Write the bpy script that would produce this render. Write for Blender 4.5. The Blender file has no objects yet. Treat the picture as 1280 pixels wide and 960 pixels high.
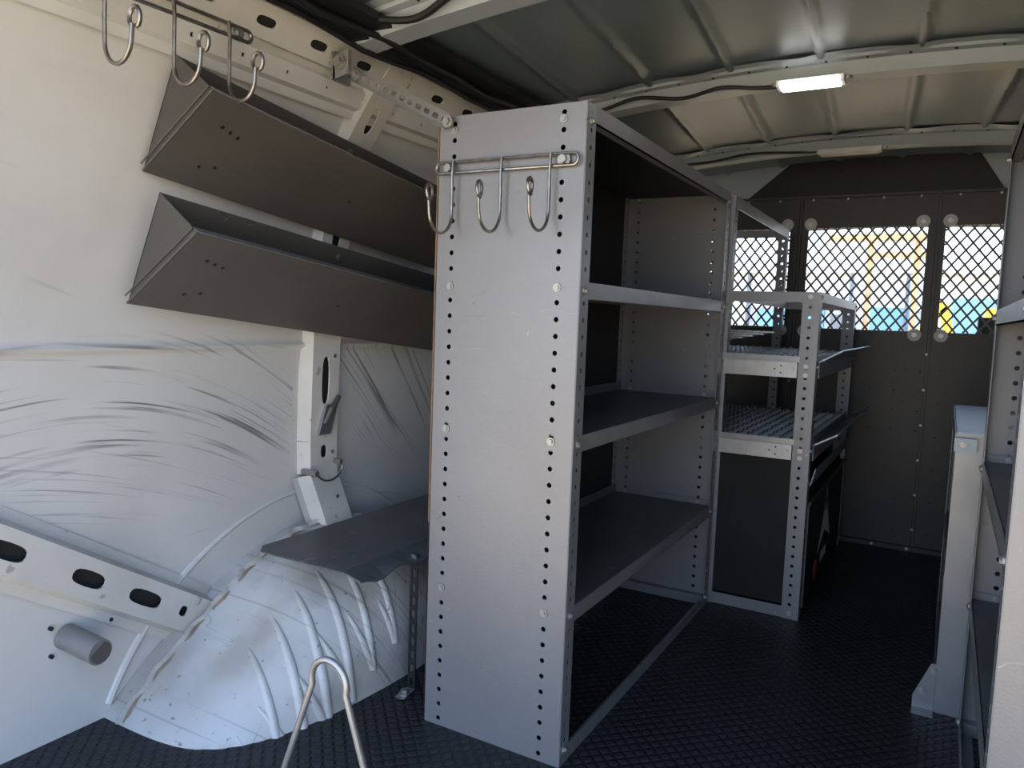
import bpy, bmesh, math, random
from mathutils import Vector, Matrix
random.seed(4)
sc = bpy.context.scene
V = Vector

# ------------------------------------------------------------------ materials
def mat(name, col, rough=0.5, metal=0.0, var=0.0, vscale=6.0, bump=0.0, bscale=60.0,
        spots=None, emit=None, spec=0.5, warmspots=None, lines=None, streaks=None):
    m = bpy.data.materials.new(name); m.use_nodes = True
    nt = m.node_tree; N = nt.nodes; L = nt.links
    b = N['Principled BSDF']
    b.inputs['Roughness'].default_value = rough
    b.inputs['Metallic'].default_value = metal
    b.inputs['Specular IOR Level'].default_value = spec
    c4 = (*col, 1)
    b.inputs['Base Color'].default_value = c4
    tc = N.new('ShaderNodeTexCoord')
    cur = None
    def mixc(fac_socket, a, bcol):
        mx = N.new('ShaderNodeMix'); mx.data_type = 'RGBA'
        L.new(fac_socket, mx.inputs[0])
        if a is None: mx.inputs[6].default_value = c4
        else: L.new(a, mx.inputs[6])
        mx.inputs[7].default_value = (*bcol, 1)
        return mx.outputs[2]
    def ramp(sock, p0, p1, v1=1.0, v0=0.0):
        r = N.new('ShaderNodeMapRange'); r.clamp = True
        r.inputs[1].default_value = p0; r.inputs[2].default_value = p1
        r.inputs[3].default_value = v0; r.inputs[4].default_value = v1
        L.new(sock, r.inputs[0]); return r.outputs[0]
    def math_(op, a, c):
        n = N.new('ShaderNodeMath'); n.operation = op
        for i, v in enumerate((a, c)):
            if isinstance(v, (int, float)): n.inputs[i].default_value = v
            else: L.new(v, n.inputs[i])
        return n.outputs[0]
    def noise(scale, detail=4, vec=None, dist=0.0):
        n = N.new('ShaderNodeTexNoise'); n.inputs['Scale'].default_value = scale
        n.inputs['Detail'].default_value = detail; n.inputs['Distortion'].default_value = dist
        L.new(vec if vec else tc.outputs['Object'], n.inputs['Vector']); return n
    if var > 0:
        n = noise(vscale, 6)
        cur = mixc(ramp(n.outputs['Fac'], 0.35, 0.7, 1.0), cur, tuple(max(0, x*(1-var)) for x in col))
    if warmspots:
        n = noise(warmspots[1], 6)
        cur = mixc(ramp(n.outputs['Fac'], warmspots[2], warmspots[2]+0.15, warmspots[3]), cur, warmspots[0])
    if spots:
        n = noise(spots[1], 5)
        cur = mixc(ramp(n.outputs['Fac'], spots[2], spots[2]+0.04, spots[3]), cur, spots[0])
    if lines:
        for (lc, st, rot, s, hw, stg, ms, mt) in lines:
            mp = N.new('ShaderNodeMapping'); mp.inputs['Scale'].default_value = st
            mp.inputs['Rotation'].default_value = rot
            mp.inputs['Location'].default_value = (s, ms*3, mt*7)
            L.new(tc.outputs['Object'], mp.inputs['Vector'])
            n = noise(s, 2.5, mp.outputs['Vector'], 0.2)
            d = math_('ABSOLUTE', math_('SUBTRACT', n.outputs['Fac'], 0.5), 0)
            r = N.new('ShaderNodeMapRange'); r.inputs[1].default_value = 0; r.inputs[2].default_value = hw
            r.inputs[3].default_value = 1; r.inputs[4].default_value = 0; L.new(d, r.inputs[0])
            n2 = noise(ms, 4, mp.outputs['Vector']); n3 = noise(2.0, 2)
            k = math_('MULTIPLY', math_('MULTIPLY', r.outputs[0], ramp(n2.outputs['Fac'], mt, mt+0.08, stg)), ramp(n3.outputs['Fac'], 0.40, 0.52, 1.0))
            cur = mixc(k, cur, lc)
    if streaks:
        sx = N.new('ShaderNodeSeparateXYZ'); L.new(tc.outputs['Object'], sx.inputs[0])
        for (lc, sy, sz, curv, slope, thr, stg, zc, zw, seed) in streaks:
            y1 = math_('SUBTRACT', sx.outputs[1], 0.9)
            vv_ = math_('ADD', math_('ADD', sx.outputs[2], math_('MULTIPLY', y1, slope)), math_('MULTIPLY', math_('MULTIPLY', y1, y1), curv))
            cb_ = N.new('ShaderNodeCombineXYZ'); cb_.inputs[0].default_value = seed
            L.new(math_('MULTIPLY', sx.outputs[1], sy), cb_.inputs[1]); L.new(math_('MULTIPLY', vv_, sz), cb_.inputs[2])
            n = noise(1.0, 4, cb_.outputs[0], 0.15)
            cb2 = N.new('ShaderNodeCombineXYZ'); cb2.inputs[0].default_value = seed+5
            L.new(math_('MULTIPLY', sx.outputs[1], 2.2), cb2.inputs[1]); L.new(math_('MULTIPLY', vv_, 7.0), cb2.inputs[2])
            n2 = noise(1.0, 3, cb2.outputs[0])
            band = ramp(math_('ABSOLUTE', math_('SUBTRACT', sx.outputs[2], zc), 0), zw*0.6, zw, 0.0, 1.0)
            k = math_('MULTIPLY', math_('MULTIPLY', ramp(n.outputs['Fac'], thr, thr+0.07, stg), ramp(n2.outputs['Fac'], 0.48, 0.60)), band)
            cur = mixc(k, cur, lc)
    if cur is not None: L.new(cur, b.inputs['Base Color'])
    if bump > 0:
        n = noise(bscale, 3)
        bp = N.new('ShaderNodeBump'); bp.inputs['Strength'].default_value = bump
        bp.inputs['Distance'].default_value = 0.01
        L.new(n.outputs['Fac'], bp.inputs['Height']); L.new(bp.outputs[0], b.inputs['Normal'])
    if emit:
        b.inputs['Emission Color'].default_value = (*emit[0], 1)
        b.inputs['Emission Strength'].default_value = emit[1]
    return m

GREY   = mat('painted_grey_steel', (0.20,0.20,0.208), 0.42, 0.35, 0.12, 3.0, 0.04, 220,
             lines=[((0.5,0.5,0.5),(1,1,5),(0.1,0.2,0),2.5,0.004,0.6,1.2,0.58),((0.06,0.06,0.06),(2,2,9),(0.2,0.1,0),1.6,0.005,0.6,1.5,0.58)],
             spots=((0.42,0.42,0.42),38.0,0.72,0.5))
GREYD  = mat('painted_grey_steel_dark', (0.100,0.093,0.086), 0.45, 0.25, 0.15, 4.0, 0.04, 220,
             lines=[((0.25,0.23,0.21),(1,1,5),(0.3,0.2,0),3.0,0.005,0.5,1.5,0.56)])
CAPM   = mat('grey_steel_cap_shaded', (0.075,0.07,0.065), 0.45, 0.25, 0.15, 4.0)  # tray steel with shade put into the colour, offsets rear light on caps
LIP    = mat('worn_light_steel', (0.26,0.268,0.28), 0.36, 0.5, 0.2, 8.0)
GALV   = mat('galvanised_steel', (0.36,0.36,0.36), 0.42, 0.75, 0.18, 20.0)
SHELF  = mat('dusty_dark_shelf', (0.085,0.09,0.095), 0.40, 0.2, 0.35, 5.0, 0.05, 90,
             lines=[((0.25,0.25,0.25),(4,1,1),(0,0,0.3),3.0,0.006,0.6,1.5,0.52)], spots=((0.2,0.2,0.2),30,.68,.5))
BLACK  = mat('black_plastic', (0.014,0.014,0.016), 0.5, 0, 0.3, 10, spec=0.3)
DARK   = mat('dark_shade', (0.02,0.02,0.02), 0.9)  # near-black standing in for shade inside slots; also on small dots, cab roof
BOLT   = mat('zinc_bolt', (0.33,0.325,0.31), 0.45, 0.85)
WIRE   = mat('bare_steel_wire', (0.30,0.28,0.26), 0.3, 0.9, 0.4, 40)
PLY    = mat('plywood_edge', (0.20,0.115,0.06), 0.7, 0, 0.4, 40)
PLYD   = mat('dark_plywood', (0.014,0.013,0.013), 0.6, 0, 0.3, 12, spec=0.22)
DK=(0.085,0.083,0.085)
WALL   = mat('van_wall_paint', (0.55,0.548,0.54), 0.42, 0.0, 0.12, 2.2, 0.02, 30,
             spots=((0.10,0.09,0.08), 13.0, 0.735, 0.85), warmspots=((0.42,0.41,0.39),3.0,0.55,0.35),
             streaks=[(DK,1.6,85,0.55,-0.10,0.55,0.78,0.74,0.20,1.3),
                      (DK,1.2,110,0.30,0.18,0.57,0.65,0.60,0.16,7.1),
                      (DK,1.0,60,0.05,0.05,0.62,0.8,0.86,0.05,3.9),
                      ((0.22,0.21,0.20),1.8,70,0.2,-0.25,0.62,0.5,0.25,0.2,11.0),
                      ((0.2,0.19,0.17),2.0,40,0.2,0.3,0.66,0.6,1.25,0.3,14.0)])
ARCHM  = mat('dirty_white_paint', (0.50,0.495,0.485), 0.42, 0, 0.25, 4.0, 0.04, 40,
             spots=((0.10,0.085,0.07), 46.0, 0.675, 0.7), warmspots=((0.30,0.27,0.235), 5.0, 0.50, 0.6),
             lines=[((0.10,0.095,0.09),(1,5,2),(0.5,0.3,0.2),2.5,0.006,0.6,2.0,0.56)],
             streaks=[((0.12,0.11,0.10),3,60,0.8,0.5,0.58,0.6,0.15,0.22,2.0),((0.14,0.13,0.11),5,40,-0.6,-0.7,0.60,0.5,0.10,0.18,6.0)])
FRAME  = mat('body_frame_paint', (0.53,0.52,0.495), 0.38, 0.0, 0.15, 6.0, spots=((0.2,0.17,0.13), 30, 0.67, 0.6))
SEAM   = mat('seam_sealer', (0.27,0.215,0.16), 0.8, 0, 0.5, 30, 0.4, 60)
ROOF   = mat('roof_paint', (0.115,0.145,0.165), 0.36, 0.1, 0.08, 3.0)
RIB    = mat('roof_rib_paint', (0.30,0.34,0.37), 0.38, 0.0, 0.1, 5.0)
BULK   = mat('bulkhead_paint', (0.042,0.038,0.034), 0.42, 0.3, 0.15, 5.0, 0.03, 150, spec=0.35)
MESHM  = mat('bulkhead_mesh_steel', (0.05,0.048,0.045), 0.4, 0.5)
RED    = mat('red_sticker', (0.5,0.05,0.04), 0.5)
WHITE  = mat('white_sticker', (0.8,0.8,0.8), 0.5)
WASH   = mat('washer_plastic', (0.5,0.48,0.45), 0.5)
LAMP   = mat('led_lens', (0.9,0.9,0.9), 0.3, emit=((1,0.98,0.95), 7.0))
LAMPO  = mat('lens_off', (0.45,0.45,0.40), 0.3)
LBLUE  = mat('blue_grey_lip', (0.22,0.27,0.32), 0.35, 0.35, 0.15, 9)
GROUND = mat('concrete_ground', (0.58,0.46,0.29), 0.85, 0, 0.15, 0.6)

def floor_mat():
    m = bpy.data.materials.new('rubber_tread'); m.use_nodes = True
    nt = m.node_tree; N = nt.nodes; L = nt.links; b = N['Principled BSDF']
    b.inputs['Roughness'].default_value = 0.45
    b.inputs['Specular IOR Level'].default_value = 0.30
    tc = N.new('ShaderNodeTexCoord'); sp = N.new('ShaderNodeSeparateXYZ')
    L.new(tc.outputs['Object'], sp.inputs[0])
    def M(op, a, c=None):
        n = N.new('ShaderNodeMath'); n.operation = op
        for i, v in enumerate((a, c)):
            if v is None: continue
            if isinstance(v, (int, float)): n.inputs[i].default_value = v
            else: L.new(v, n.inputs[i])
        return n.outputs[0]
    k = 2*math.pi/0.055
    a = M('ADD', sp.outputs[0], sp.outputs[1]); d = M('SUBTRACT', sp.outputs[0], sp.outputs[1])
    s1 = M('SINE', M('MULTIPLY', a, k*0.75)); s2 = M('SINE', M('MULTIPLY', d, k*0.75))
    pr = M('MULTIPLY', s1, s2)
    mr = N.new('ShaderNodeMapRange'); mr.inputs[1].default_value = 0.15; mr.inputs[2].default_value = 0.6
    L.new(M('ABSOLUTE', pr), mr.inputs[0])
    bp = N.new('ShaderNodeBump'); bp.inputs['Strength'].default_value = 1.0; bp.inputs['Distance'].default_value = 0.004
    L.new(mr.outputs[0], bp.inputs['Height']); L.new(bp.outputs[0], b.inputs['Normal'])
    n = N.new('ShaderNodeTexNoise'); n.inputs['Scale'].default_value = 3; n.inputs['Detail'].default_value = 8
    L.new(tc.outputs['Object'], n.inputs['Vector'])
    mx = N.new('ShaderNodeMix'); mx.data_type = 'RGBA'
    mx.inputs[6].default_value = (0.007,0.007,0.008,1); mx.inputs[7].default_value = (0.018,0.018,0.020,1)
    L.new(n.outputs['Fac'], mx.inputs[0])
    mx2 = N.new('ShaderNodeMix'); mx2.data_type = 'RGBA'; mx2.inputs[7].default_value = (0.03,0.032,0.037,1)
    L.new(M('MULTIPLY', mr.outputs[0], 0.5), mx2.inputs[0]); L.new(mx.outputs[2], mx2.inputs[6])
    L.new(mx2.outputs[2], b.inputs['Base Color'])
    return m
RUBBER = floor_mat()

# ------------------------------------------------------------------ mesh builder
def empty(name, loc=(0,0,0)):
    e = bpy.data.objects.new(name, None); e.empty_display_size = 0.1
    e.location = loc; sc.collection.objects.link(e); return e

class MB:
    def __init__(s): s.v=[]; s.f=[]; s.m=[]; s.mats=[]
    def mi(s, m):
        if m not in s.mats: s.mats.append(m)
        return s.mats.index(m)
    def face(s, pts, m):
        i0 = len(s.v); s.v += [V(p) for p in pts]
        s.f.append(list(range(i0, i0+len(pts)))); s.m.append(s.mi(m))
    def box(s, x0,x1,y0,y1,z0,z1, m):
        s.obox((x0,y0,z0), (x1-x0,0,0), (0,y1-y0,0), (0,0,z1-z0), m)
    def obox(s, o, a, b, c, m):
        o=V(o);a=V(a);b=V(b);c=V(c); i=len(s.v)
        s.v += [o,o+a,o+a+b,o+b,o+c,o+a+c,o+a+b+c,o+b+c]; k=s.mi(m)
        for f in ((0,3,2,1),(4,5,6,7),(0,1,5,4),(1,2,6,5),(2,3,7,6),(3,0,4,7)):
            s.f.append([i+j for j in f]); s.m.append(k)
    def prism(s, poly, d, m):
        poly=[V(p) for p in poly]; d=V(d); n=len(poly); i=len(s.v); k=s.mi(m)
        s.v += poly+[p+d for p in poly]
        s.f.append([i+j for j in range(n)][::-1]); s.m.append(k)
        s.f.append([i+n+j for j in range(n)]); s.m.append(k)
        for j in range(n):
            s.f.append([i+j, i+(j+1)%n, i+n+(j+1)%n, i+n+j]); s.m.append(k)
    def cyl(s, p0, p1, r, m, n=12, r1=None):
        p0=V(p0);p1=V(p1); d=(p1-p0).normalized(); r1 = r if r1 is None else r1
        a = d.orthogonal().normalized(); b=d.cross(a); i=len(s.v); k=s.mi(m)
        for p,rr in ((p0,r),(p1,r1)):
            for j in range(n):
                t=2*math.pi*j/n; s.v.append(p+(a*math.cos(t)+b*math.sin(t))*rr)
        for j in range(n):
            s.f.append([i+j,i+(j+1)%n,i+n+(j+1)%n,i+n+j]); s.m.append(k)
        s.f.append([i+j for j in range(n)][::-1]); s.m.append(k)
        s.f.append([i+n+j for j in range(n)]); s.m.append(k)
    def tube(s, pts, r, m, n=8, closed=False):
        pts=[V(p) for p in pts]; i=len(s.v); k=s.mi(m); N=len(pts); a=None
        for q in range(N):
            if closed: d=pts[(q+1)%N]-pts[q-1]
            else: d=pts[min(q+1,N-1)]-pts[max(q-1,0)]
            d.normalize()
            if a is None: a=d.orthogonal().normalized()
            a=(a-d*a.dot(d)); a = a.normalized() if a.length>1e-6 else d.orthogonal().normalized()
            b=d.cross(a)
            rr = r(q/(N-1)) if callable(r) else r
            for j in range(n):
                t=2*math.pi*j/n; s.v.append(pts[q]+(a*math.cos(t)+b*math.sin(t))*rr)
        for q in range(N if closed else N-1):
            q2=(q+1)%N
            for j in range(n):
                s.f.append([i+q*n+j,i+q*n+(j+1)%n,i+q2*n+(j+1)%n,i+q2*n+j]); s.m.append(k)
        if not closed:
            s.f.append([i+j for j in range(n)][::-1]); s.m.append(k)
            s.f.append([i+(N-1)*n+j for j in range(n)]); s.m.append(k)
    def bolt(s, p, d, r=0.008, m=None, h=0.006):
        m = m or BOLT; p=V(p); d=V(d).normalized()
        s.cyl(p-d*0.001, p+d*h*0.35, r*1.35, m, 14)
        s.cyl(p+d*h*0.3, p+d*h, r*0.85, m, 6)
    def cell(s, o, U, W, w, p, a, b, m, sup=2.0):
        o=V(o);U=V(U);W=V(W); k=s.mi(m); pts=[]
        n=4
        cor=[(1,-1),(1,1),(-1,1),(-1,-1)]
        for q in range(4):
            c0=cor[q]; c1=cor[(q+1)%4]
            for t in range(n):
                f=t/n; pts.append((c0[0]*(1-f)+c1[0]*f, c0[1]*(1-f)+c1[1]*f))
        i=len(s.v); M=len(pts)
        for (x,y) in pts: s.v.append(o+U*(x*w/2)+W*(y*p/2))
        for (x,y) in pts:
            t=math.atan2(y,x); e=2.0/sup
            cx=math.copysign(abs(math.cos(t))**e, math.cos(t)); cy=math.copysign(abs(math.sin(t))**e, math.sin(t))
            s.v.append(o+U*(cx*a)+W*(cy*b))
        for j in range(M):
            s.f.append([i+j,i+(j+1)%M,i+M+(j+1)%M,i+M+j]); s.m.append(k)
    def column(s, o, U, W, w, L, pitch, r, m):
        n=max(1,int(round(L/pitch))); p=L/n; o=V(o); W=V(W)
        for i in range(n): s.cell(o+W*(p*(i+0.5)), U, W, w, p, r, r, m)
    def sheet(s, o, U, W, w, L, cols, pitch, r, m):
        o=V(o);U=V(U);W=V(W); cw=0.026; x=0.0
        for c in sorted(cols):
            if c-cw/2 > x: s.face([o+U*x, o+U*(c-cw/2), o+U*(c-cw/2)+W*L, o+U*x+W*L], m)
            s.column(o+U*c, U, W, cw, L, pitch, r, m); x=c+cw/2
        if x < w: s.face([o+U*x, o+U*w, o+U*w+W*L, o+U*x+W*L], m)
    def grid(s, fn, nu, nv, m):
        i=len(s.v); k=s.mi(m)
        for a in range(nu+1):
            for b in range(nv+1): s.v.append(V(fn(a/nu,b/nv)))
        for a in range(nu):
            for b in range(nv):
                s.f.append([i+a*(nv+1)+b, i+(a+1)*(nv+1)+b, i+(a+1)*(nv+1)+b+1, i+a*(nv+1)+b+1]); s.m.append(k)
    def obj(s, name, parent=None, smooth=False, solid=0.0, bevel=0.0):
        me=bpy.data.meshes.new(name); me.from_pydata([tuple(v) for v in s.v],[],s.f)
        for m in s.mats: me.materials.append(m)
        me.polygons.foreach_set('material_index', s.m)
        bm=bmesh.new(); bm.from_mesh(me)
        bmesh.ops.remove_doubles(bm, verts=bm.verts, dist=1e-5)
        if solid==0: bmesh.ops.recalc_face_normals(bm, faces=bm.faces)
        bm.to_mesh(me); bm.free()
        o=bpy.data.objects.new(name, me); sc.collection.objects.link(o)
        if smooth:
            for p in me.polygons: p.use_smooth=True
            md=o.modifiers.new('es','EDGE_SPLIT'); md.split_angle=math.radians(38)
        if solid:
            md=o.modifiers.new('thickness','SOLIDIFY'); md.thickness=solid; md.offset=0
        if bevel:
            md=o.modifiers.new('bevel','BEVEL'); md.width=bevel; md.segments=2; md.limit_method='ANGLE'
        if parent: o.parent=parent
        return o

def interp(tab, t):
    for (a,b),(c,d) in zip(tab, tab[1:]):
        if t<=c:
            f=(t-a)/(c-a); return b+(d-b)*f
    return tab[-1][1]

# ------------------------------------------------------------------ van shell
XC=-0.35
Y0,Y1=0.30,3.90
PROF=[(0,-1.70),(0.4,-1.70),(0.8,-1.69),(1.0,-1.675),(1.2,-1.65),(1.35,-1.62),(1.48,-1.58),(1.58,-1.53),(1.66,-1.465),(1.72,-1.38)]
def wx(z): return interp(PROF, z)
def roofz(x): return 1.79-0.07*((x-XC)/1.03)**2

fl=MB(); fl.box(-1.74,1.04,Y0,Y1+0.05,-0.03,0.0,RUBBER); fl.obj('floor')

def side(name, mirror):
    mb=MB()
    def fn(u,v):
        z=1.72*v; y=Y0+(Y1-Y0)*u; x=wx(z)
        x += 0.014*math.exp(-((z-0.893)/0.010)**2)
        x += 0.005*math.sin(y*4.1+z*3)*math.sin(z*5.2)
        if mirror: x=2*XC-x
        return (x,y,z)
    mb.grid(fn, 60, 344, WALL)
    return mb.obj(name, smooth=True)
wall_l=side('wall_left', False); wall_r=side('wall_right', True)

CY,CZ=1.72,-0.28
w=MB()
pts=[]
for i in range(70):
    t=math.radians(160-122*i/69)
    y=CY+0.725*math.cos(t); z=CZ+0.725*math.sin(t)
    if z>0.01: pts.append((wx(z)-.003,y,z))
w.tube(pts,0.010,WALL,8)
w.obj('arch_bead',wall_l,smooth=True)

def slotted(mb, o, U, W, N, width, segs, m, depth):
    o=V(o);U=V(U).normalized();W=V(W).normalized();N=V(N).normalized(); p=o.copy()
    for (L,hole) in segs:
        c=p+W*(L/2)
        if hole:
            mb.cell(c,U,W,width,L,hole[0],hole[1],m,sup=2.8)
            k=16; ring=[]
            for j in range(k):
                t=2*math.pi*j/k; e=2/2.8
                cx=math.copysign(abs(math.cos(t))**e, math.cos(t)); cy=math.copysign(abs(math.sin(t))**e, math.sin(t))
                ring.append(c+U*(cx*hole[0])+W*(cy*hole[1]))
            for j in range(k):
                a,b=ring[j],ring[(j+1)%k]; mb.face([a,b,b-N*.006,a-N*.006],m)
        else: mb.face([p-U*width/2,p+U*width/2,p+U*width/2+W*L,p-U*width/2+W*L],m)
        p=p+W*L
    Lt=sum(s[0] for s in segs)
    for sg in (-1,1):
        a=o+U*sg*width/2; fl_=U*sg
        mb.face([a,a+W*Lt,a+W*Lt-N*depth+fl_*0.012,a-N*depth+fl_*0.012],m)
        mb.face([a-N*depth+fl_*0.012,a+W*Lt-N*depth+fl_*0.012,a+W*Lt-N*depth+fl_*0.035,a-N*depth+fl_*0.035],m)
    mb.face([o-U*width*.45-N*depth*.6,o+U*width*.45-N*depth*.6,o+U*width*.45+W*Lt-N*depth*.6,o-U*width*.45+W*Lt-N*depth*.6],DARK)  # added dark backing sheet, paints the shade seen through the slots

def pillar(name, PY, lean):
    pl=MB()
    zs=[0.33,0.50,0.60,0.90,1.10,1.35,1.48,1.60,1.68]
    off=[0.10,0.05,0.045,0.04,0.03,0.03,0.035,0.045,0.03]
    holes=[[(0.17,None)],[(0.03,None),(0.07,(0.014,0.02))],
           [(0.10,None),(0.17,(0.017,0.075)),(0.03,None)],
           [(0.03,None),(0.15,(0.02,0.055)),(0.02,None)],
           [(0.05,None),(0.16,(0.018,0.06)),(0.04,None)],
           [(0.02,None),(0.11,(0.014,0.045))],
           [(0.02,None),(0.10,(0.016,0.042))],[(0.08,None)]]
    for i in range(len(zs)-1):
        a=V((wx(zs[i])+off[i],PY+lean[i],zs[i])); b=V((wx(zs[i+1])+off[i+1],PY+lean[i+1],zs[i+1]))
        Wd=b-a; L=Wd.length; tot=sum(h[0] for h in holes[i]); seg=[(h[0]*L/tot,h[1]) for h in holes[i]]
        Nn=V((0,1,0)).cross(Wd).normalized()
        if Nn.x<0: Nn=-Nn
        wd=0.105 if i>=5 else 0.115
        slotted(pl,a,(0,1,0),Wd,Nn,wd,seg,FRAME,0.045)
    for z in (.42,.56,.86,1.0,1.28):
        X_=wx(z)+interp(list(zip(zs,off)),z)
        pl.cyl((X_-.004,PY+lean[2]+.035,z),(X_+.004,PY+lean[2]+.035,z),.006,BOLT,10)
    pl.obj(name,wall_l)
pillar('pillar',1.70,[0.065,0.035,0.035,0.035,0.035,0.04,0.05,0.06,0.07])
pillar('pillar_front',2.62,[0]*9)
lt=MB()
X6=wx(.6)+.047
lt.obox((X6,1.70,.62),(0.012,0,0),(0,0.05,0),(0,0.03,0.09),GALV)
lt.tube([(X6+.02,1.715,.655),(X6+.028,1.735,.70),(X6+.02,1.775,.735)],0.008,GREYD)
lt.tube([(X6+.02,1.74+0.055*math.cos(t),.515+0.04*math.sin(t)) for t in [math.pi*1.0+ i*math.pi/10 for i in range(11)]],0.003,WIRE)
lt.cyl((X6-.02,1.665,.51),(X6+.04,1.665,.51),0.009,BOLT)
lt.cyl((X6-.02,1.78,.53),(X6+.03,1.78,.53),0.008,BOLT)
lt.obj('latch',wall_l)

sb=MB()
a=V((-1.645,0.30,0.81)); b=V((-1.645,1.31,0.170)); Wd=(b-a)
S_=(0.018,0.044)
pat=[(.06,None),(.11,S_),(.09,None),(.11,S_),(.093,None),(.11,S_),(.06,None),(.11,S_),(.025,None),(.12,(.018,.050)),(.02,None),(.05,(.013,.013)),(.052,None)]
tot=sum(q[0] for q in pat); L=Wd.length; pat=[(q[0]*L/tot,q[1]) for q in pat]
Uu=V((1,0,0)).cross(Wd).normalized()
slotted(sb,a,Uu,Wd,(1,0,0),0.090,pat,FRAME,0.05)
sb.obj('stiffener',wall_l)
pp=MB()
pp.cyl((-1.70,0.965,0.235),(-1.585,0.975,0.222),0.029,GREY,24); pp.cyl((-1.586,0.975,0.222),(-1.583,0.975,0.222),0.024,GREYD,24)
pp.obj('pipe_stub',wall_l,smooth=True)
rb=MB()
for (y,z) in [(0.93,.20),(0.93,.265),(1.04,.30),(1.07,.24)]:
    rb.cyl((wx(z)-.002,y,z),(wx(z)+.006,y,z),0.005,BLACK,10)
rb.obj('plug_holes',wall_l)

cr=MB()
segs=[]
for i in range(21): segs += [(0.075,None),(0.095,(0.012,0.030))]
slotted(cr,(-1.425,0.32,1.660),(0.60,0,0.8),(0,1,0),(0.8,0,-0.6),0.080,segs,FRAME,0.030)
cr.obj('cant_rail',wall_l)
cr2=MB()
segs=[]
for i in range(26): segs += [(0.10,None),(0.04,(0.005,0.005))]
slotted(cr2,(-1.49,0.32,1.592),(0.38,0,0.92),(0,1,0),(0.92,0,-0.38),0.045,segs,WALL,0.015)
cr2.obj('inner_flange',wall_l)
bt=MB()
bt.box(-1.370,-1.315,0.32,3.85,1.680,1.712,BLACK)
bt.box(-1.305,-1.24,0.32,3.85,1.695,1.715,BLACK)
bt.tube([(-1.29+0.01*math.sin(i*1.3),0.35+i*0.12,1.680+0.006*math.sin(i*2.1)) for i in range(28)],0.009,BLACK)
bt.tube([(-1.35+0.008*math.sin(i*1.7),0.35+i*0.12,1.672+0.006*math.sin(i*1.1)) for i in range(28)],0.007,BLACK)
bt.obj('black_track',wall_l)

# ------------------------------------------------------------------ ceiling
ce=MB()
xs0,xs1=-1.42,0.72
def rf(u,v):
    x=xs0+(xs1-xs0)*u; y=Y0+(Y1+0.1-Y0)*v
    z=roofz(x)
    ph=((x-XC+.08*(y-2))/0.26)%1.0
    dd=min(ph,1-ph)
    z -= 0.012*max(0,1-(dd/0.06)**2)
    return (x,y,z)
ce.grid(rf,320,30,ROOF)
ceiling=ce.obj('ceiling',smooth=True)
RY=[0.80,1.56,2.50,3.48]
for k,ry in enumerate(RY):
    rbm=MB()
    prof=[(-.115,-.004),(-.085,-.006),(-.080,-.014),(-.055,-.016),(-.036,-.05),(0.036,-.05),(0.055,-.016),(0.08,-.014),(0.085,-.006),(0.115,-.004)]
    def fn(u,v,ry=ry):
        x=-1.37+2.04*u; q=v*(len(prof)-1); j=int(round(q)); p=prof[j]
        return (x, ry+p[0], roofz(x)+p[1]-(.006*abs(math.sin(x*10.5))**6 if j in(0,1,8,9) else 0))
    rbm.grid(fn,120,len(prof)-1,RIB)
    for j in range(18):
        x=-1.25+j*0.11
        rbm.cyl((x,ry-.07,roofz(x)-.0175),(x,ry-.07,roofz(x)-.013),0.004,DARK,8)
    rbm.obj('rib_%d'%(k+1),ceiling,smooth=True)
cb=MB()
def cable(mb,pts,r=0.006):
    P=[V(p) for p in pts]; out=[]
    for i in range(len(P)-1):
        p0=P[max(i-1,0)];p1=P[i];p2=P[i+1];p3=P[min(i+2,len(P)-1)]
        for k in range(8):
            t=k/8; out.append(0.5*((2*p1)+(p2-p0)*t+(2*p0-5*p1+4*p2-p3)*t*t+(3*p1-p0-3*p2+p3)*t**3))
    out.append(P[-1]); mb.tube(out,r,BLACK,8)
def onr(x,y,d): return (x,y,roofz(x)-d)
cable(cb,[onr(-1.30,1.46,.02),onr(-1.15,1.49,.055),onr(-1.0,1.475,.03),onr(-.85,1.495,.05),onr(-.6,1.48,.03),onr(-.2,1.49,.05),onr(0.3,1.48,.03)],0.009)
cable(cb,[onr(-1.30,2.40,.03),onr(-1.1,2.43,.05),onr(-.95,2.425,.035),onr(-.8,2.45,.055),onr(-.68,2.44,.045),onr(-.58,2.46,.055),onr(-.50,2.47,.06)],0.006)
cable(cb,[onr(-1.25,3.38,.03),onr(-1.0,3.41,.05),onr(-.8,3.41,.04),onr(-.62,3.44,.05),onr(-.5,3.46,.055)],0.006)
cb.obj('roof_cable',ceiling,smooth=True)

def lamp(x,y,wd,on):
    e=MB(); z=roofz(x)-.05
    e.box(x-wd/2,x+wd/2,y-.03,y+.03,z-.018,z,WHITE if on else GALV)
    e.box(x-wd/2+.012,x+wd/2-.012,y-.026,y+.026,z-.0215,z-.0175,LAMP if on else LAMPO)
    if on: e.box(x-wd/2+.012,x+wd/2-.012,y-.0325,y-.0295,z-.016,z-.005,LAMP)
    e.cyl((x-wd/2-.008,y,z-.01),(x-wd/2-.008,y,z),0.012,GALV,12); e.cyl((x+wd/2+.008,y,z-.01),(x+wd/2+.008,y,z),0.012,GALV,12)
    return e.obj('ceiling_light')
lamp(-.415,2.47,.19,True); lamp(-.41,3.46,.24,False)

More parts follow.
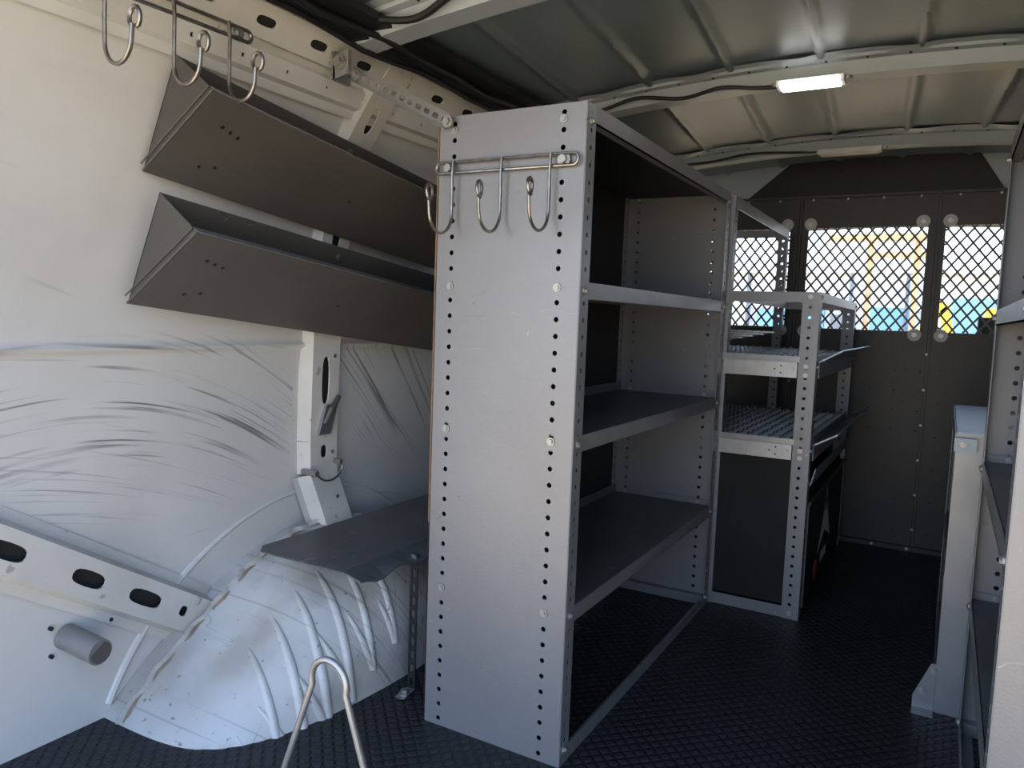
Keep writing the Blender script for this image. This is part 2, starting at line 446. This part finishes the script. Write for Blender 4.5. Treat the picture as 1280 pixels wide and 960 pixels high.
# ------------------------------------------------------------------ wheel arch
XI=-1.228; XW=-1.70; n_=4.0
wh=empty('wheel_arch')
wa=MB()
def Rt(t):
    s_=math.sin(t)
    return 0.626+0.098*max(0,min(1,(0.80-s_)/0.40))**1.3
def arch(u,v):
    t=math.radians(180-180*u)
    s=v*math.pi/2; sup=n_
    x=XW+(XI-XW)*(math.sin(s)**(2/sup))
    r=Rt(t)*(math.cos(s)**(2/sup)) if s<math.pi/2-1e-6 else 0
    y=CY+r*math.cos(t); z=CZ+r*math.sin(t)
    return (x,y,max(z,-0.002))
wa.grid(lambda u,v: arch(0.08+0.84*u, v), 110, 80, ARCHM)
wa.obj('shell',wh,smooth=True)
def surfX(y,z):
    t=math.atan2(z-CZ,y-CY); r=math.hypot(y-CY,z-CZ); q=r/Rt(t)
    if q>=1: return None
    return XW+(XI-XW)*((1-q**n_)**(1/n_))
def surfZ(x,y):
    q=(1-max(0,(x-XW)/(XI-XW))**n_)**(1/n_); z=.2
    for _ in range(12):
        r=Rt(math.atan2(z-CZ,y-CY))*q; k=r*r-(y-CY)**2
        z=CZ+math.sqrt(max(1e-4,k))
    return z
bd=MB()
# pressed crescents: out across the crown, over the shoulder, down the inner face
for (yt,ys,ye,ze,rr) in [(1.275,1.205,1.15,.015,.013),(1.355,1.275,1.21,.06,.0145),(1.43,1.35,1.30,.13,.0145),(1.505,1.43,1.39,.185,.014),(1.58,1.51,1.48,.21,.013),(1.66,1.60,1.58,.22,.013)]:
    pts=[]; n1=26
    for i in range(n1+1):
        f=i/n1; x=-1.46+(XI-.022+1.46)*f; y=yt+(ys-yt)*f
        pts.append(V((x-.003*f,y,surfZ(x,y)-.006)))
    z0=pts[-1].z
    for i in range(1,n1+1):
        f=i/n1; z=z0-(z0-ze)*f; y=ys+(ye-ys)*f
        x=surfX(y,z)
        if x is None: continue
        pts.append(V((x-.006,y,z)))
    bd.tube(pts,lambda f,rr=rr: rr*(math.sin(max(0.02,min(.98,f))*math.pi)**.35),ARCHM,12)
bd.obj('pressed_beads',wh,smooth=True)
sf=MB()
def seam(u,v):
    t=math.radians(157-129*u)
    r=Rt(t)-0.010+0.026*v+0.003*math.sin(u*90)
    return (-1.635+0.003*math.sin(u*140), CY+r*math.cos(t), max(CZ+r*math.sin(t),0))
sf.grid(seam,90,3,FRAME)
sf.tube([V(seam(i/90,0.1))+V((0.004,0,0.004)) for i in range(91)],0.006,SEAM,6)
sf.obj('weld_flange',wh)

st=empty('arch_top_shelf')
tp=MB()
zt=0.385
def topf(u,v):
    x=-1.50+(0.355)*u; y=1.325+1.3*v
    z=zt - (0.03*((u-0.85)/0.15)*(0.4+0.6*math.sin(v*26)**2) if u>0.85 else 0)
    if v==0: x = -1.47+0.33*u
    return (x,y,z)
tp.grid(topf,20,40,SHELF)
tp.obj('plate',st,solid=0.004)
sp=MB()
x=-1.165
p=V((x,1.565,0.01))
for i in range(10):
    sp.cell(p+V((0,0,.0365/2)),(1,0,0),(0,0,1),0.024,.0365,.0055,.012,BLACK,sup=3); p=p+V((0,0,.0365))
sp.face([(x-.012,1.565,.01),(x+.012,1.565,.01),(x+.014,1.515,.004),(x-.014,1.515,.004)],GALV)
sp.obj('support_strap',st,solid=0.003)
sb2=MB(); sb2.bolt((x,1.535,.008),(0,0,1),0.011,h=.012); sb2.bolt((x,1.56,.365),(0,-1,0),0.008); sb2.obj('bolts',st)

# ------------------------------------------------------------------ shelving units
def shelf_unit(name, xf, xb, y0, y1, h, shelves, back=True, liph=0.034):
    root=empty(name); sg=1 if xf>xb else -1; D=abs(xf-xb)
    pn=MB()
    for (y,inn) in ((y0,1),(y1,-1)):
        pn.sheet((xf,y,0),(-sg,0,0),(0,0,1),D,h,[0.052,D-0.040],0.0362,0.0058,GREY)
        pn.sheet((xf,y,0),(0,inn,0),(0,0,1),0.045,h,[0.024],0.0362,0.0058,LIP if inn==1 else GREY)
        pn.sheet((xb,y,0),(0,inn,0),(0,0,1),0.04,h,[0.02],0.0362,0.0058,GREY)
    pn.obj('end_panels',root,solid=0.0022)
    s=MB()
    for z in shelves:
        a=y0+.003; b=y1-.003
        s.box(min(xf,xb)+.004,max(xf,xb)-.002,a,b,z-.004,z,SHELF)
        fx=xf+sg*.001
        s.box(min(fx,fx-sg*.003),max(fx,fx-sg*.003),a-.001,b+.001,z-liph,z+.002,LIP)
        s.box(min(fx,fx-sg*.02),max(fx,fx-sg*.02),a,b,z-liph,z-liph+.003,LIP)
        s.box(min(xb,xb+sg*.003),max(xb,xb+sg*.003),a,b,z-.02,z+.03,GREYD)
        for y in (a,b-.003): s.box(min(xf,xb)+.004,max(xf,xb)-.004,y,y+.003,z-liph,z+.018,GREY)
    s.obj('shelves',root)
    t=MB()
    t.box(min(xf,xb),max(xf,xb),y0,y1,h-.004,h,GREY)
    fx=xf+sg*.001
    t.box(min(fx,fx-sg*.003),max(fx,fx-sg*.003),y0,y1,h-.038,h,GREY)
    t.box(min(fx,fx-sg*.022),max(fx,fx-sg*.022),y0,y1,h-.038,h-.035,GREY)
    t.box(min(xf,xb)+.005,max(xf,xb)-.025,y0+.005,y1-.005,h-.007,h-.0045,BLACK)
    t.box(min(fx,fx-sg*.003),max(fx,fx-sg*.003),y0,y1,0.004,.036,LIP)
    t.box(min(fx,fx-sg*.03),max(fx,fx-sg*.03),y0,y1,0.001,.005,GREY)
    t.box(min(xf,xb),max(xf,xb),y1-.03,y1,0.001,.032,GREY)
    t.obj('top_and_base',root)
    b=MB()
    for z in list(shelves)+[h-.02]:
        zz=z-.012
        for xx in (xf-sg*.052,xb+sg*.040):
            b.bolt((xx,y0-.002,zz),(0,-1,0),0.0068)
            b.bolt((xx,y1-.006,zz+.02),(0,-1,0),0.005)
        b.bolt((xf+sg*.002,y0+.024,zz-.004),(sg,0,0),0.007)
        b.bolt((xf+sg*.002,y1-.024,zz-.004),(sg,0,0),0.007)
    b.bolt((xf+sg*.002,y0+.024,.03),(sg,0,0),0.008); b.bolt((xf+sg*.002,y1-.024,.03),(sg,0,0),0.008)
    b.obj('bolts',root)
    if back:
        k=MB(); bx=xb-sg*.005
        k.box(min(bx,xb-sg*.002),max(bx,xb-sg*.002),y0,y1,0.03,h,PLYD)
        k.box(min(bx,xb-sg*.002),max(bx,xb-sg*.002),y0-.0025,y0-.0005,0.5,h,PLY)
        k.obj('plywood_back',root)
    return root

U1=shelf_unit('storage_shelving_unit',-0.683,-1.052,1.472,2.668,1.451,[1.078,0.744,0.358])

def low_unit():
    root=empty('bin_rack_unit')
    xf,xb=-0.375,-0.672; y0,y1=2.690,3.80; h=1.118; XB=-1.045
    f=MB()
    for (y,inn) in ((y0,1),(y1,-1)):
        f.sheet((xf,y,0),(-1,0,0),(0,0,1),0.055,h,[0.030],0.034,0.0055,GREY)
        f.sheet((xf,y,0),(0,inn,0),(0,0,1),0.045,h,[0.022],0.034,0.0055,LIP)
    for (y,inn) in ((y0,1),(3.70,-1)):
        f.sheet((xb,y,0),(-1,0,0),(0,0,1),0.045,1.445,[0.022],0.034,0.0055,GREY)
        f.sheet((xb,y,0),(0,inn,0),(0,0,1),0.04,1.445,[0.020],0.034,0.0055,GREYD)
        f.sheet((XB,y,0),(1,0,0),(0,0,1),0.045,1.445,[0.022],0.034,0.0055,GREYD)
    f.obj('posts',root,solid=0.0022)
    r=MB()
    r.box(xb-.002,xb+.002,y0,3.70,1.405,1.445,LIP); r.box(xb-.03,xb,y0,3.70,1.442,1.445,GREY)
    r.box(XB,xb,3.697,3.70,1.41,1.445,GREY); r.box(XB,XB+.003,y0,3.70,1.41,1.445,GREYD)
    for y in (y0+.002,y1-.006):
        r.box(xb,xf,y,y+.004,h-.034,h,GREY)
        r.box(xb,xf-.055,y,y+.003,0.004,.04,GREY)
    r.box(xb,xf,y0,y0+.03,0.001,.005,GREY)
    r.box(xf-.003,xf+.001,y0,y1,h-.032,h,LIP); r.box(xf-.03,xf,y0,y1,h-.003,h,LIP)
    r.box(xb,xb+.003,y0,y1,h-.032,h,GREY)
    for z in (0.905,0.625):
        r.box(-1.03,xf-.058,y0-.001,y0+.004,z-.075,z-.022,GALV)
        r.box(-1.03,xf-.058,y0-.012,y0-.001,z-.024,z-.022,GALV)
        r.box(-1.03,xf-.05,y0-.006,y0-.0015,z-.022,z-.002,LIP)
    r.obj('rails',root)
    t=MB()
    for z in (0.91,0.63):
        t.box(-1.03,xf,y0+.01,y1-.01,z-.03,z-.026,GREY)
        for i in range(17):
            x=-1.0+i*0.036
            for j in range(14):
                y=y0+.03+j*.076
                t.obox((x,y,z-.026),(0.012,0,0.020),(0,.052,0),(0.003,0,-0.002),GALV)
        for j in range(14):
            y=y0+.025+j*.076
            t.box(-1.02,xf-.02,y,y+.004,z-.026,z-.016,GALV)
        t.box(xf-.006,xf-.002,y0+.05,y1-.02,z-.055,z-.005,LIP)
    def lipp(z,ya,yb,o=.075,dz=.045):
        t.prism([(xf-.002,ya,z),(xf+o,ya,z+dz),(xf+o+.004,ya,z+dz-.003),(xf+.002,ya,z-.004)],(0,yb-ya,0),LBLUE)
        t.prism([(xf+.001,ya,z),(xf+.001,ya,z-.055),(xf+.004,ya,z-.055),(xf+.004,ya,z)],(0,yb-ya,0),LBLUE)
    lipp(0.885,y0+.06,y1-.03); lipp(0.60,y0+.06,y1-.03)
    t.prism([(xf,y0+.05,.46),(xf+.015,y0+.05,.52),(xf+.018,y0+.05,.52),(xf+.004,y0+.05,.46)],(0,1.0,0),LBLUE)
    t.obj('trays',root)
    d=MB()
    for i in range(7):
        a=V((-.99+i*.03,y0+.16+i*.05,.925+.008*i))
        for k in range(6):
            d.obox(a+V((.033*k,.005*k,0)),(.02,0.003,0),(0.024,.042,0.004),(0,0,.003),GALV)
        d.obox(a,(.2,0.03,0),(0.003,.006,0.0),(0,0,.006),GALV)
    d.obj('loose_dividers',root)
    b=MB()
    for z in (h-.016,.87,.84,.585,.56,.02): b.bolt((xf-.03,y0-.002,z),(0,-1,0),.006)
    for z in (h-.016,.87,.585): b.bolt((xf+.002,y0+.02,z),(1,0,0),.006); b.bolt((xf+.002,y1-.02,z),(1,0,0),.006)
    for z in (.86,.58): b.bolt((xf-.075,y0-.002,z),(0,-1,0),.006)
    for k in range(3):
        b.cyl((xf-.11-.02*(k%2),y0-.0015,.845+.012*k),(xf-.11-.02*(k%2),y0-.003,.845+.012*k),.003,DARK,8)
        b.cyl((xf-.11-.02*(k%2),y0-.0015,.565+.012*k),(xf-.11-.02*(k%2),y0-.003,.565+.012*k),.003,DARK,8)
    b.obj('bolts',root)
    return root
low_unit()
cab=empty('lower_cabinet')
c=MB()
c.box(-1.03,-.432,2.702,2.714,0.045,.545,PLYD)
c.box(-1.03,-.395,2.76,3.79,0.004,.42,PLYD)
c.obj('case',cab)
c=MB()
c.box(-.394,-.374,2.74,3.76,0.03,.405,BLACK)
c.box(-.374,-.366,2.74,3.76,0.395,.405,GREYD)
c.box(-.374,-.370,2.74,2.75,0.03,.405,GREYD); c.box(-.374,-.370,3.75,3.76,0.03,.405,GREYD)
c.obj('door',cab)
c=MB()
X=-.3725
c.face([(X,3.22,.34),(X,3.04,.14),(X,3.22,.20),(X,3.40,.14)],WHITE)
c.face([(X,3.21,.375),(X,3.23,.375),(X,3.25,.28),(X,3.19,.28)],WHITE)
c.face([(X,3.14,.125),(X,3.30,.125),(X,3.30,.085),(X,3.14,.085)],WHITE)
c.cyl((X-.001,3.02,.09),(X+.0005,3.02,.09),.038,RED,18)
c.obj('sticker',cab)

# ------------------------------------------------------------------ right side units
U3=shelf_unit('storage_shelving_unit',0.096,0.471,1.27,2.18,1.445,[1.055,0.69,0.345],back=True)
def guard():
    root=empty('low_corner_rack'); x0=.038
    f=MB()
    f.sheet((x0,2.245,0),(1,0,0),(0,0,1),0.074,.745,[],.036,.005,LIP)
    f.sheet((x0,2.245,0),(0,1,0),(0,0,1),0.05,.745,[0.025],.036,.0055,GREY)
    f.sheet((x0+.074,2.245,0),(0,1,0),(0,0,1),0.03,.745,[],.036,.0055,GREY)
    f.sheet((x0,3.10,0),(1,0,0),(0,0,1),0.074,.745,[],.036,.005,GREY)
    f.sheet((x0,3.05,0),(0,1,0),(0,0,1),0.05,.745,[0.025],.036,.0055,GREY)
    f.obj('posts',root,solid=.0025)
    r=MB()
    r.box(x0-.002,.46,2.245,3.10,.742,.748,LBLUE); r.box(x0-.004,x0,2.245,3.10,.70,.748,LBLUE)
    r.box(x0,.46,2.26,3.09,.36,.365,SHELF); r.box(x0-.002,x0+.001,2.26,3.09,.33,.367,LIP)
    r.box(x0,.46,2.26,3.09,.03,.035,SHELF); r.box(x0-.002,x0+.001,2.26,3.09,.0,.037,LIP)
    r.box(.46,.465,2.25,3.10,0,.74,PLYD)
    r.box(x0-.005,x0+.045,2.225,2.244,.700,.735,LBLUE)
    r.prism([(x0-.050,2.243,0),(x0,2.243,0),(x0,2.243,.13),(x0-.012,2.243,.13),(x0-.050,2.243,.035)],(0,.003,0),LIP)
    r.box(x0-.05,x0,2.205,2.246,0,.003,LIP)
    r.obj('frame',root)
    b=MB()
    b.bolt((x0-.028,2.242,.05),(0,-1,0),.007); b.bolt((x0-.006,2.242,.11),(0,-1,0),.006); b.bolt((x0+.066,2.243,.03),(0,-1,0),.007)
    b.bolt((x0+.066,2.243,.42),(0,-1,0),.007); b.bolt((x0+.015,2.224,.72),(0,-1,0),.006)
    b.obj('bolts',root)
guard()

# ------------------------------------------------------------------ bulkhead
bk=empty('bulkhead_partition')
YB=3.885
m=MB()
wins=[(-1.22,-.70,1.0,1.47),(-.615,-.115,1.0,1.47),(-.045,.42,1.0,1.47)]
ZT=1.62
xs=[-1.66]+[q for w_ in wins for q in w_[:2]]+[.96]
m.box(-1.66,.96,YB,YB+.004,0.0,1.0,BULK); m.box(-1.58,.88,YB,YB+.004,1.47,ZT,BULK)
for i in range(0,len(xs),2): m.box(xs[i],xs[i+1],YB,YB+.004,1.0,1.47,BULK)
for sx in (-.658,-.08,.47):
    m.box(sx-.012,sx-.002,YB-.014,YB,0.0,ZT,BULK); m.box(sx+.002,sx+.012,YB-.014,YB,0,ZT,BULK)
m.box(-1.58,.88,YB-.02,YB,ZT-.012,ZT,BULK)
m.box(-1.5,.85,YB-.03,YB,0.0,.02,BULK)
m.obj('panels',bk)
g=MB()
def clipline(px,pz,dx,dz,r):
    t0,t1=-9,9
    for p,d,a,b in ((px,dx,r[0],r[1]),(pz,dz,r[2],r[3])):
        q0=(a-p)/d; q1=(b-p)/d
        if q0>q1: q0,q1=q1,q0
        t0=max(t0,q0); t1=min(t1,q1)
    return (t0,t1) if t1-t0>0.005 else None
for r_ in wins:
    for sg in (1,-1):
        dx,dz=0.62*sg,0.785
        nn=V((dz,0,-dx))
        k=-40
        while k<=40:
            px=(r_[0]+r_[1])/2+k*0.050; pz=(r_[2]+r_[3])/2
            c_=clipline(px,pz,dx,dz,r_)
            if c_:
                a=V((px+dx*c_[0],YB+.001+.001*sg,pz+dz*c_[0])); b=V((px+dx*c_[1],YB+.001+.001*sg,pz+dz*c_[1]))
                hw=0.0042
                g.obox(a-nn*hw,b-a,nn*2*hw,(0,.003,0),MESHM)
            k+=1
    g.box(r_[0]-.015,r_[1]+.015,YB-.003,YB,r_[3],r_[3]+.015,BULK); g.box(r_[0]-.015,r_[1]+.015,YB-.003,YB,r_[2]-.015,r_[2],BULK)
g.obj('diamond_mesh',bk)
b=MB()
for sx in (-.658,-.08,.47):
    for dx in (-.055,.05):
        for z in (1.49,.985):
            p=V((sx+dx,YB-.002,z)); b.cyl(p,p+V((0,-.004,0)),.028,WASH,18); b.cyl(p+V((0,-.003,0)),p+V((0,-.012,0)),.012,GALV,6)
    for i in range(6):
        z=.10+i*.16
        b.bolt((sx,YB-.015,z),(0,-1,0),.004)
for i in range(16): b.bolt((-1.5+i*.15,YB-.02,ZT-.02),(0,-1,0),.004)
for i in range(12):
    b.cyl((-.60+.44*(i%2),YB-.004,.08+.15*(i//2)),(-.60+.44*(i%2),YB,.08+.15*(i//2)),.004,DARK,8)
    b.cyl((-.02+.38*(i%2),YB-.004,.08+.15*(i//2)),(-.02+.38*(i%2),YB,.08+.15*(i//2)),.004,DARK,8)
    b.cyl((-.30+.1*(i%3),YB-.004,.55+.09*(i//3)),(-.30+.1*(i%3),YB,.55+.09*(i//3)),.004,DARK,8)
for i in range(16): b.bolt((-1.4+i*.145,YB-.03,.012),(0,-1,0),.005)
b.obj('bolts',bk)
u=MB()
u.box(-1.58,.88,YB+.030,YB+.034,ZT-.03,1.80,RIB)
u.prism([(-.93,YB+.018,ZT-.01),(.17,YB+.018,ZT-.01),(.05,YB+.018,1.80),(-.70,YB+.018,1.80)],(0,.004,0),BLACK)
u.obj('upper_closure',bk)

# ------------------------------------------------------------------ hanging angle trays
def atray(name,yn,zn,L,slope,xo=0.0):
    root=empty(name)
    Wd=V((0,math.cos(slope),-math.sin(slope)))*L
    B=V((-1.598+xo,yn,zn)); T=V((-1.484+xo,yn,zn+.238)); F=V((-1.362+xo,yn,zn+.150))
    t=MB()
    th=.0025
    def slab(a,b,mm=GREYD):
        n=V((0,1,0)).cross(b-a).normalized()*th
        t.prism([a,b,b+n,a+n],Wd,mm)
    slab(B,T); slab(B,F)
    f2=F+V((-.022,0,.012)); slab(F,f2,GREY)
    t.prism([B,T,F],V((0,.003,0)),CAPM)
    t.prism([B+Wd,T+Wd,F+Wd],V((0,.003,0)),CAPM)
    t.tube([B+V((.002,-.003,0)),F+V((0,-.003,0))],.0025,GREYD,6)
    t.tube([B+V((-.004,-.003,.016)),F+V((-.012,-.003,.010))],.002,GREYD,6)
    t.obj('channel',root)
    h=MB(); n=(F-B).cross(V((0,1,0))).normalized()
    if n.z>0: n=-n
    for (fu,fy) in [(.72,.075),(.70,.10),(.68,.125),(.25,.10),(.30,.135),(.5,.55)]:
        p=B.lerp(F,fu)+Wd.normalized()*fy
        h.cyl(p,p+n*.004,.0045,BLACK,10)  # black discs standing in for dark punched holes
    for fy in (.55,1.1):
        p=T+Wd.normalized()*fy+V((.004,0,-.03)); h.bolt(p,(1,0,-.4),.007)
    h.obj('hole_discs_bolts',root)
atray('angled_wall_tray',1.095,1.297,1.25,math.radians(6.9))
atray('angled_wall_tray',1.055,1.000,1.30,math.radians(6.3))

# ------------------------------------------------------------------ hook racks
def hook_rack(name,c,U,N,length,hs,drop=.088,rad=.03,r=.0035):
    root=empty(name)
    c=V(c);U=V(U).normalized();N=V(N).normalized();Z=V((0,0,1))
    m=MB(); hw=.012
    pts=[]
    for i in range(9):
        t=-math.pi/2+math.pi*i/8; pts.append(c+U*(length/2-hw+hw*math.cos(t))+Z*(hw*math.sin(t))+N*.006)
    for i in range(9):
        t=math.pi/2+math.pi*i/8; pts.append(c+U*(-length/2+hw+hw*math.cos(t))+Z*(hw*math.sin(t))+N*.006)
    m.tube(pts,r,WIRE,8,closed=True)
    for h in hs:
        o=c+U*h
        P=[o+N*.003+Z*.013,o+N*.011+Z*.014,o+N*.014-Z*.02,o+N*.012-Z*drop*.6,o+N*.012-Z*drop]
        for i in range(1,13):
            t=math.pi+math.pi*i/12
            P.append(o+N*(.012+rad+rad*math.cos(t))-Z*(drop-rad*math.sin(t)*1.1))
        P.append(o+N*(.012+2*rad+.002)-Z*(drop-.02))
        e0=o+N*(.012+2*rad+.004)-Z*(drop-.034)
        for i in range(1,13):
            t=-math.pi*.5-2*math.pi*i/12
            P.append(e0+N*(.013*math.cos(t))+Z*(.017*math.sin(t))+U*(.0006*i))
        m.tube(P,r,WIRE,8)
    m.obj('wire',root,smooth=True)
    b=MB()
    for s_ in (-1,1): b.bolt(c+U*(s_*(length/2-.035)),N,.011,h=.014)
    b.obj('screws',root)
hook_rack('hook_rack',(-.873,1.466,1.333),(1,0,0),(0,-1,0),.360,[-.130,-.002,.118],drop=.104,rad=.044)
hook_rack('hook_rack',(-1.40,1.020,1.592),(0,1,.02),(1,0,0),.40,[-.145,0,.135],drop=.112,rad=.040,r=.0042)

br=empty('perforated_brace')
m=MB()
a=V((-1.37,1.525,1.605)); bq=V((-1.02,1.458,1.435)); d=(bq-a); L=d.length; d.normalize()
Uv=V((0,1,0)).cross(d).normalized()
n=12; p=L/n
for i in range(n): m.cell(a+d*p*(i+.5),Uv,d,.034,p,.006,.010,GALV,sup=3)
for s_ in (-1,1):
    q=a+Uv*s_*.017; m.face([q,q+d*L,q+d*L+V((0,-.008,0)),q+V((0,-.008,0))],GALV)
m.obj('strut',br,solid=.0025)
m=MB()
m.obox(a+V((-.04,-.03,-.02)),(0.05,0,.01),(0,.012,0),(0,0,.06),GALV)
m.obox(a+V((-.045,-.03,-.02)),(0.012,0,0),(0,.06,0),(0,0,.07),GALV)
m.bolt(a+V((-.015,-.032,.02)),(0,-1,0),.014,h=.014); m.bolt(a+V((.02,-.01,-.01)),(0,-1,0),.010,h=.01)
m.bolt(bq+V((0,-.004,0)),(0,-1,0),.010,h=.012)
m.tube([a+V((-.03,0,.03)),a+V((-.06,0.03,.06))],.012,GALV)
m.obj('bracket',br)

hp=MB()
cx,cy,zt_=-.882,.948,.40; rr=.040
P=[V((cx-.165,cy,.006))]
for i in range(0,17):
    t=math.pi*1.09-math.pi*1.18*i/16
    P.append(V((cx+rr*math.cos(t),cy,zt_-rr+rr*math.sin(t))))
P.append(V((cx+.165,cy,.006)))
hp.tube(P,.0060,GALV,10)
hp.tube([V((cx-.165,cy,.006)),V((cx-.165,cy-.2,.006)),V((cx+.165,cy-.2,.006)),V((cx+.165,cy,.006))],.0060,GALV,8)
hp.obj('wire_hoop_stand',smooth=True)

# ------------------------------------------------------------------ outside
gm=MB(); gm.face([(-40,-40,-.62),(40,-40,-.62),(40,60,-.62),(-40,60,-.62)],GROUND); gm.obj('ground')
BW=mat('blue_cladding',(0.22,0.48,0.72),.5,0,.25,.8); WW=mat('white_cladding',(0.92,0.90,0.88),.6,0,.1,1.0)
PB=mat('pale_cladding',(0.74,0.80,0.84),.5,0,.35,1.5); GV=mat('grey_cladding',(0.22,0.24,0.27),.5,0,.3,1.2)
OR=mat('timber',(0.66,0.45,0.25),.7,0,.3,4); YE=mat('yellow_paint',(0.9,0.66,0.06),.5)
o=MB()
o.box(-8,-.4,15,18,-.62,2.0,PB); o.box(-8,-.4,14.95,15,1.35,1.62,WW)
o.box(-3.2,-2.7,14.9,15,-.6,1.3,BW); o.box(-1.9,-1.5,14.9,15,.3,1.25,GV); o.box(-5.2,-4.0,14.9,15,-.6,1.6,BW)
o.box(-2.5,-2.0,14.9,15,1.0,1.5,BW); o.box(-1.3,-.6,14.9,15,1.0,1.4,BW); o.box(-1.2,-.5,14.88,15,-.6,.8,GV)
o.box(-.3,3.2,13,16,-.62,1.75,WW); o.box(.0,.7,12.9,13.05,.2,1.5,BW); o.box(1.2,2.6,12.9,13.05,.2,1.4,PB)
for k in range(8): o.box(-7+k*.9,-6.95+k*.9,14.86,15,-.6,2.0,GV)
o.box(-8.2,3.3,14.8,18.2,2.0,2.06,WW)
o.box(-7.5,-.2,17,17.2,-.6,2.75,WW)
o.obj('site_building',bevel=.01)
o=MB()
o.box(-1.6,-.35,12,12.12,2.26,2.36,OR); o.box(-1.1,-.35,12,12.12,2.02,2.10,OR)
for x in (-1.1,-.5): o.box(x,x+.08,12.12,12.22,-.62,2.3,OR)
o.obj('timber_frame')
o=MB()
# small yellow excavator: tracks, cab, boom and bucket
o.box(-.10,.75,8.6,9.6,-.62,-.25,BLACK); o.box(-.05,.70,8.7,9.5,-.2,.55,YE); o.box(.30,.68,8.75,9.3,.55,1.25,YE); o.box(.34,.64,8.74,8.75,.65,1.18,GV)
o.prism([(.05,8.9,.5),(.15,8.9,.5),(-.02,8.9,1.30),(-.10,8.9,1.22)],(0,.12,0),YE)
o.prism([(-.10,8.9,1.32),(-.02,8.9,1.26),(-.30,8.9,.85),(-.36,8.9,.90)],(0,.12,0),YE)
o.prism([(-.42,8.85,.92),(-.28,8.85,.88),(-.30,8.85,.70),(-.45,8.85,.72)],(0,.22,0),GV)
o.obj('mini_excavator',bevel=.015)
o=MB()
o.prism([(-1.9,10.5,-.3),(-.5,10.5,-.3),(-.5,10.5,.45),(-.75,10.5,.5),(-.95,10.5,.95),(-1.6,10.5,.95),(-1.9,10.5,.5)],(0,1.6,0),GV)
for x in (-1.6,-.8): o.cyl((x,10.45,-.36),(x,10.65,-.36),.26,BLACK,20)
o.box(-1.5,-1.0,10.48,10.5,.55,.88,BW)
o.obj('parked_car',bevel=.04)
s_=MB()
s_.box(.12,.62,4.35,4.50,.2,1.08,BLACK); s_.box(.26,.52,4.36,4.46,1.10,1.30,BLACK); s_.cyl((.3,4.42,1.05),(.3,4.42,1.14),.01,GALV); s_.cyl((.42,4.42,1.05),(.42,4.42,1.14),.01,GALV)
s_.box(.12,.62,4.35,4.9,.0,.3,BLACK)
s_.obj('cab_seat',bevel=.05)
s_=MB()
s_.grid(lambda u,v:(-1.6+2.5*u,3.93+1.3*v,1.80-.16*v*v-.06*(2*u-1)**2),12,8,DARK)
s_.obj('cab_roof_sun_block',solid=.03)  # roof sheet added to stop sun entering through the mesh windows

# ------------------------------------------------------------------ lights
wd=bpy.data.worlds.new('sky'); sc.world=wd; wd.use_nodes=True
nt=wd.node_tree; N=nt.nodes; L=nt.links; bg=N['Background']
tc=N.new('ShaderNodeTexCoord'); sx=N.new('ShaderNodeSeparateXYZ'); L.new(tc.outputs['Generated'],sx.inputs[0])
mr=N.new('ShaderNodeMapRange'); mr.inputs[1].default_value=-1; mr.inputs[2].default_value=1; L.new(sx.outputs[2],mr.inputs[0])
cr=N.new('ShaderNodeValToRGB'); L.new(mr.outputs[0],cr.inputs[0])
e=cr.color_ramp.elements; e[0].position=.46; e[0].color=(.6,.52,.4,1); e[1].position=.5; e[1].color=(.80,.88,1,1)
q=e.new(.62); q.color=(.55,.73,1,1); q=e.new(.95); q.color=(.22,.42,.9,1)
L.new(cr.outputs[0],bg.inputs[0]); bg.inputs[1].default_value=2.9
sl=bpy.data.lights.new('sun','SUN'); sl.energy=16; sl.angle=math.radians(1.0); sl.color=(1,.90,.72)
so=bpy.data.objects.new('sun',sl); sc.collection.objects.link(so)
sd=V((-.35,-.50,-1.0))
so.rotation_euler=sd.to_track_quat('-Z','Y').to_euler(); so.location=(4,6,10)
pa=bpy.data.lights.new('rear_door_portal','AREA'); pa.shape='RECTANGLE'; pa.size=2.7; pa.size_y=1.8
pa.cycles.is_portal=True
po=bpy.data.objects.new('rear_door_portal',pa); sc.collection.objects.link(po)
po.location=(XC,Y0-.02,.89); po.rotation_euler=(math.radians(90),0,0)

# ------------------------------------------------------------------ camera
cd=bpy.data.cameras.new('camera'); co=bpy.data.objects.new('camera',cd); sc.collection.objects.link(co); sc.camera=co
r=V((0.8667,0.4975,0.03633)); vv=V((-.4931,.8655,-.08794)); r.normalize(); vv.normalize()
up=r.cross(vv).normalized()
Mx=Matrix((r,up,-vv)).transposed().to_4x4(); Mx.translation=V((0,0,1.0))
co.matrix_world=Mx
cd.sensor_width=36; cd.lens=26.72; cd.clip_start=.02
sc.view_settings.view_transform='Standard'; sc.view_settings.exposure=0.42
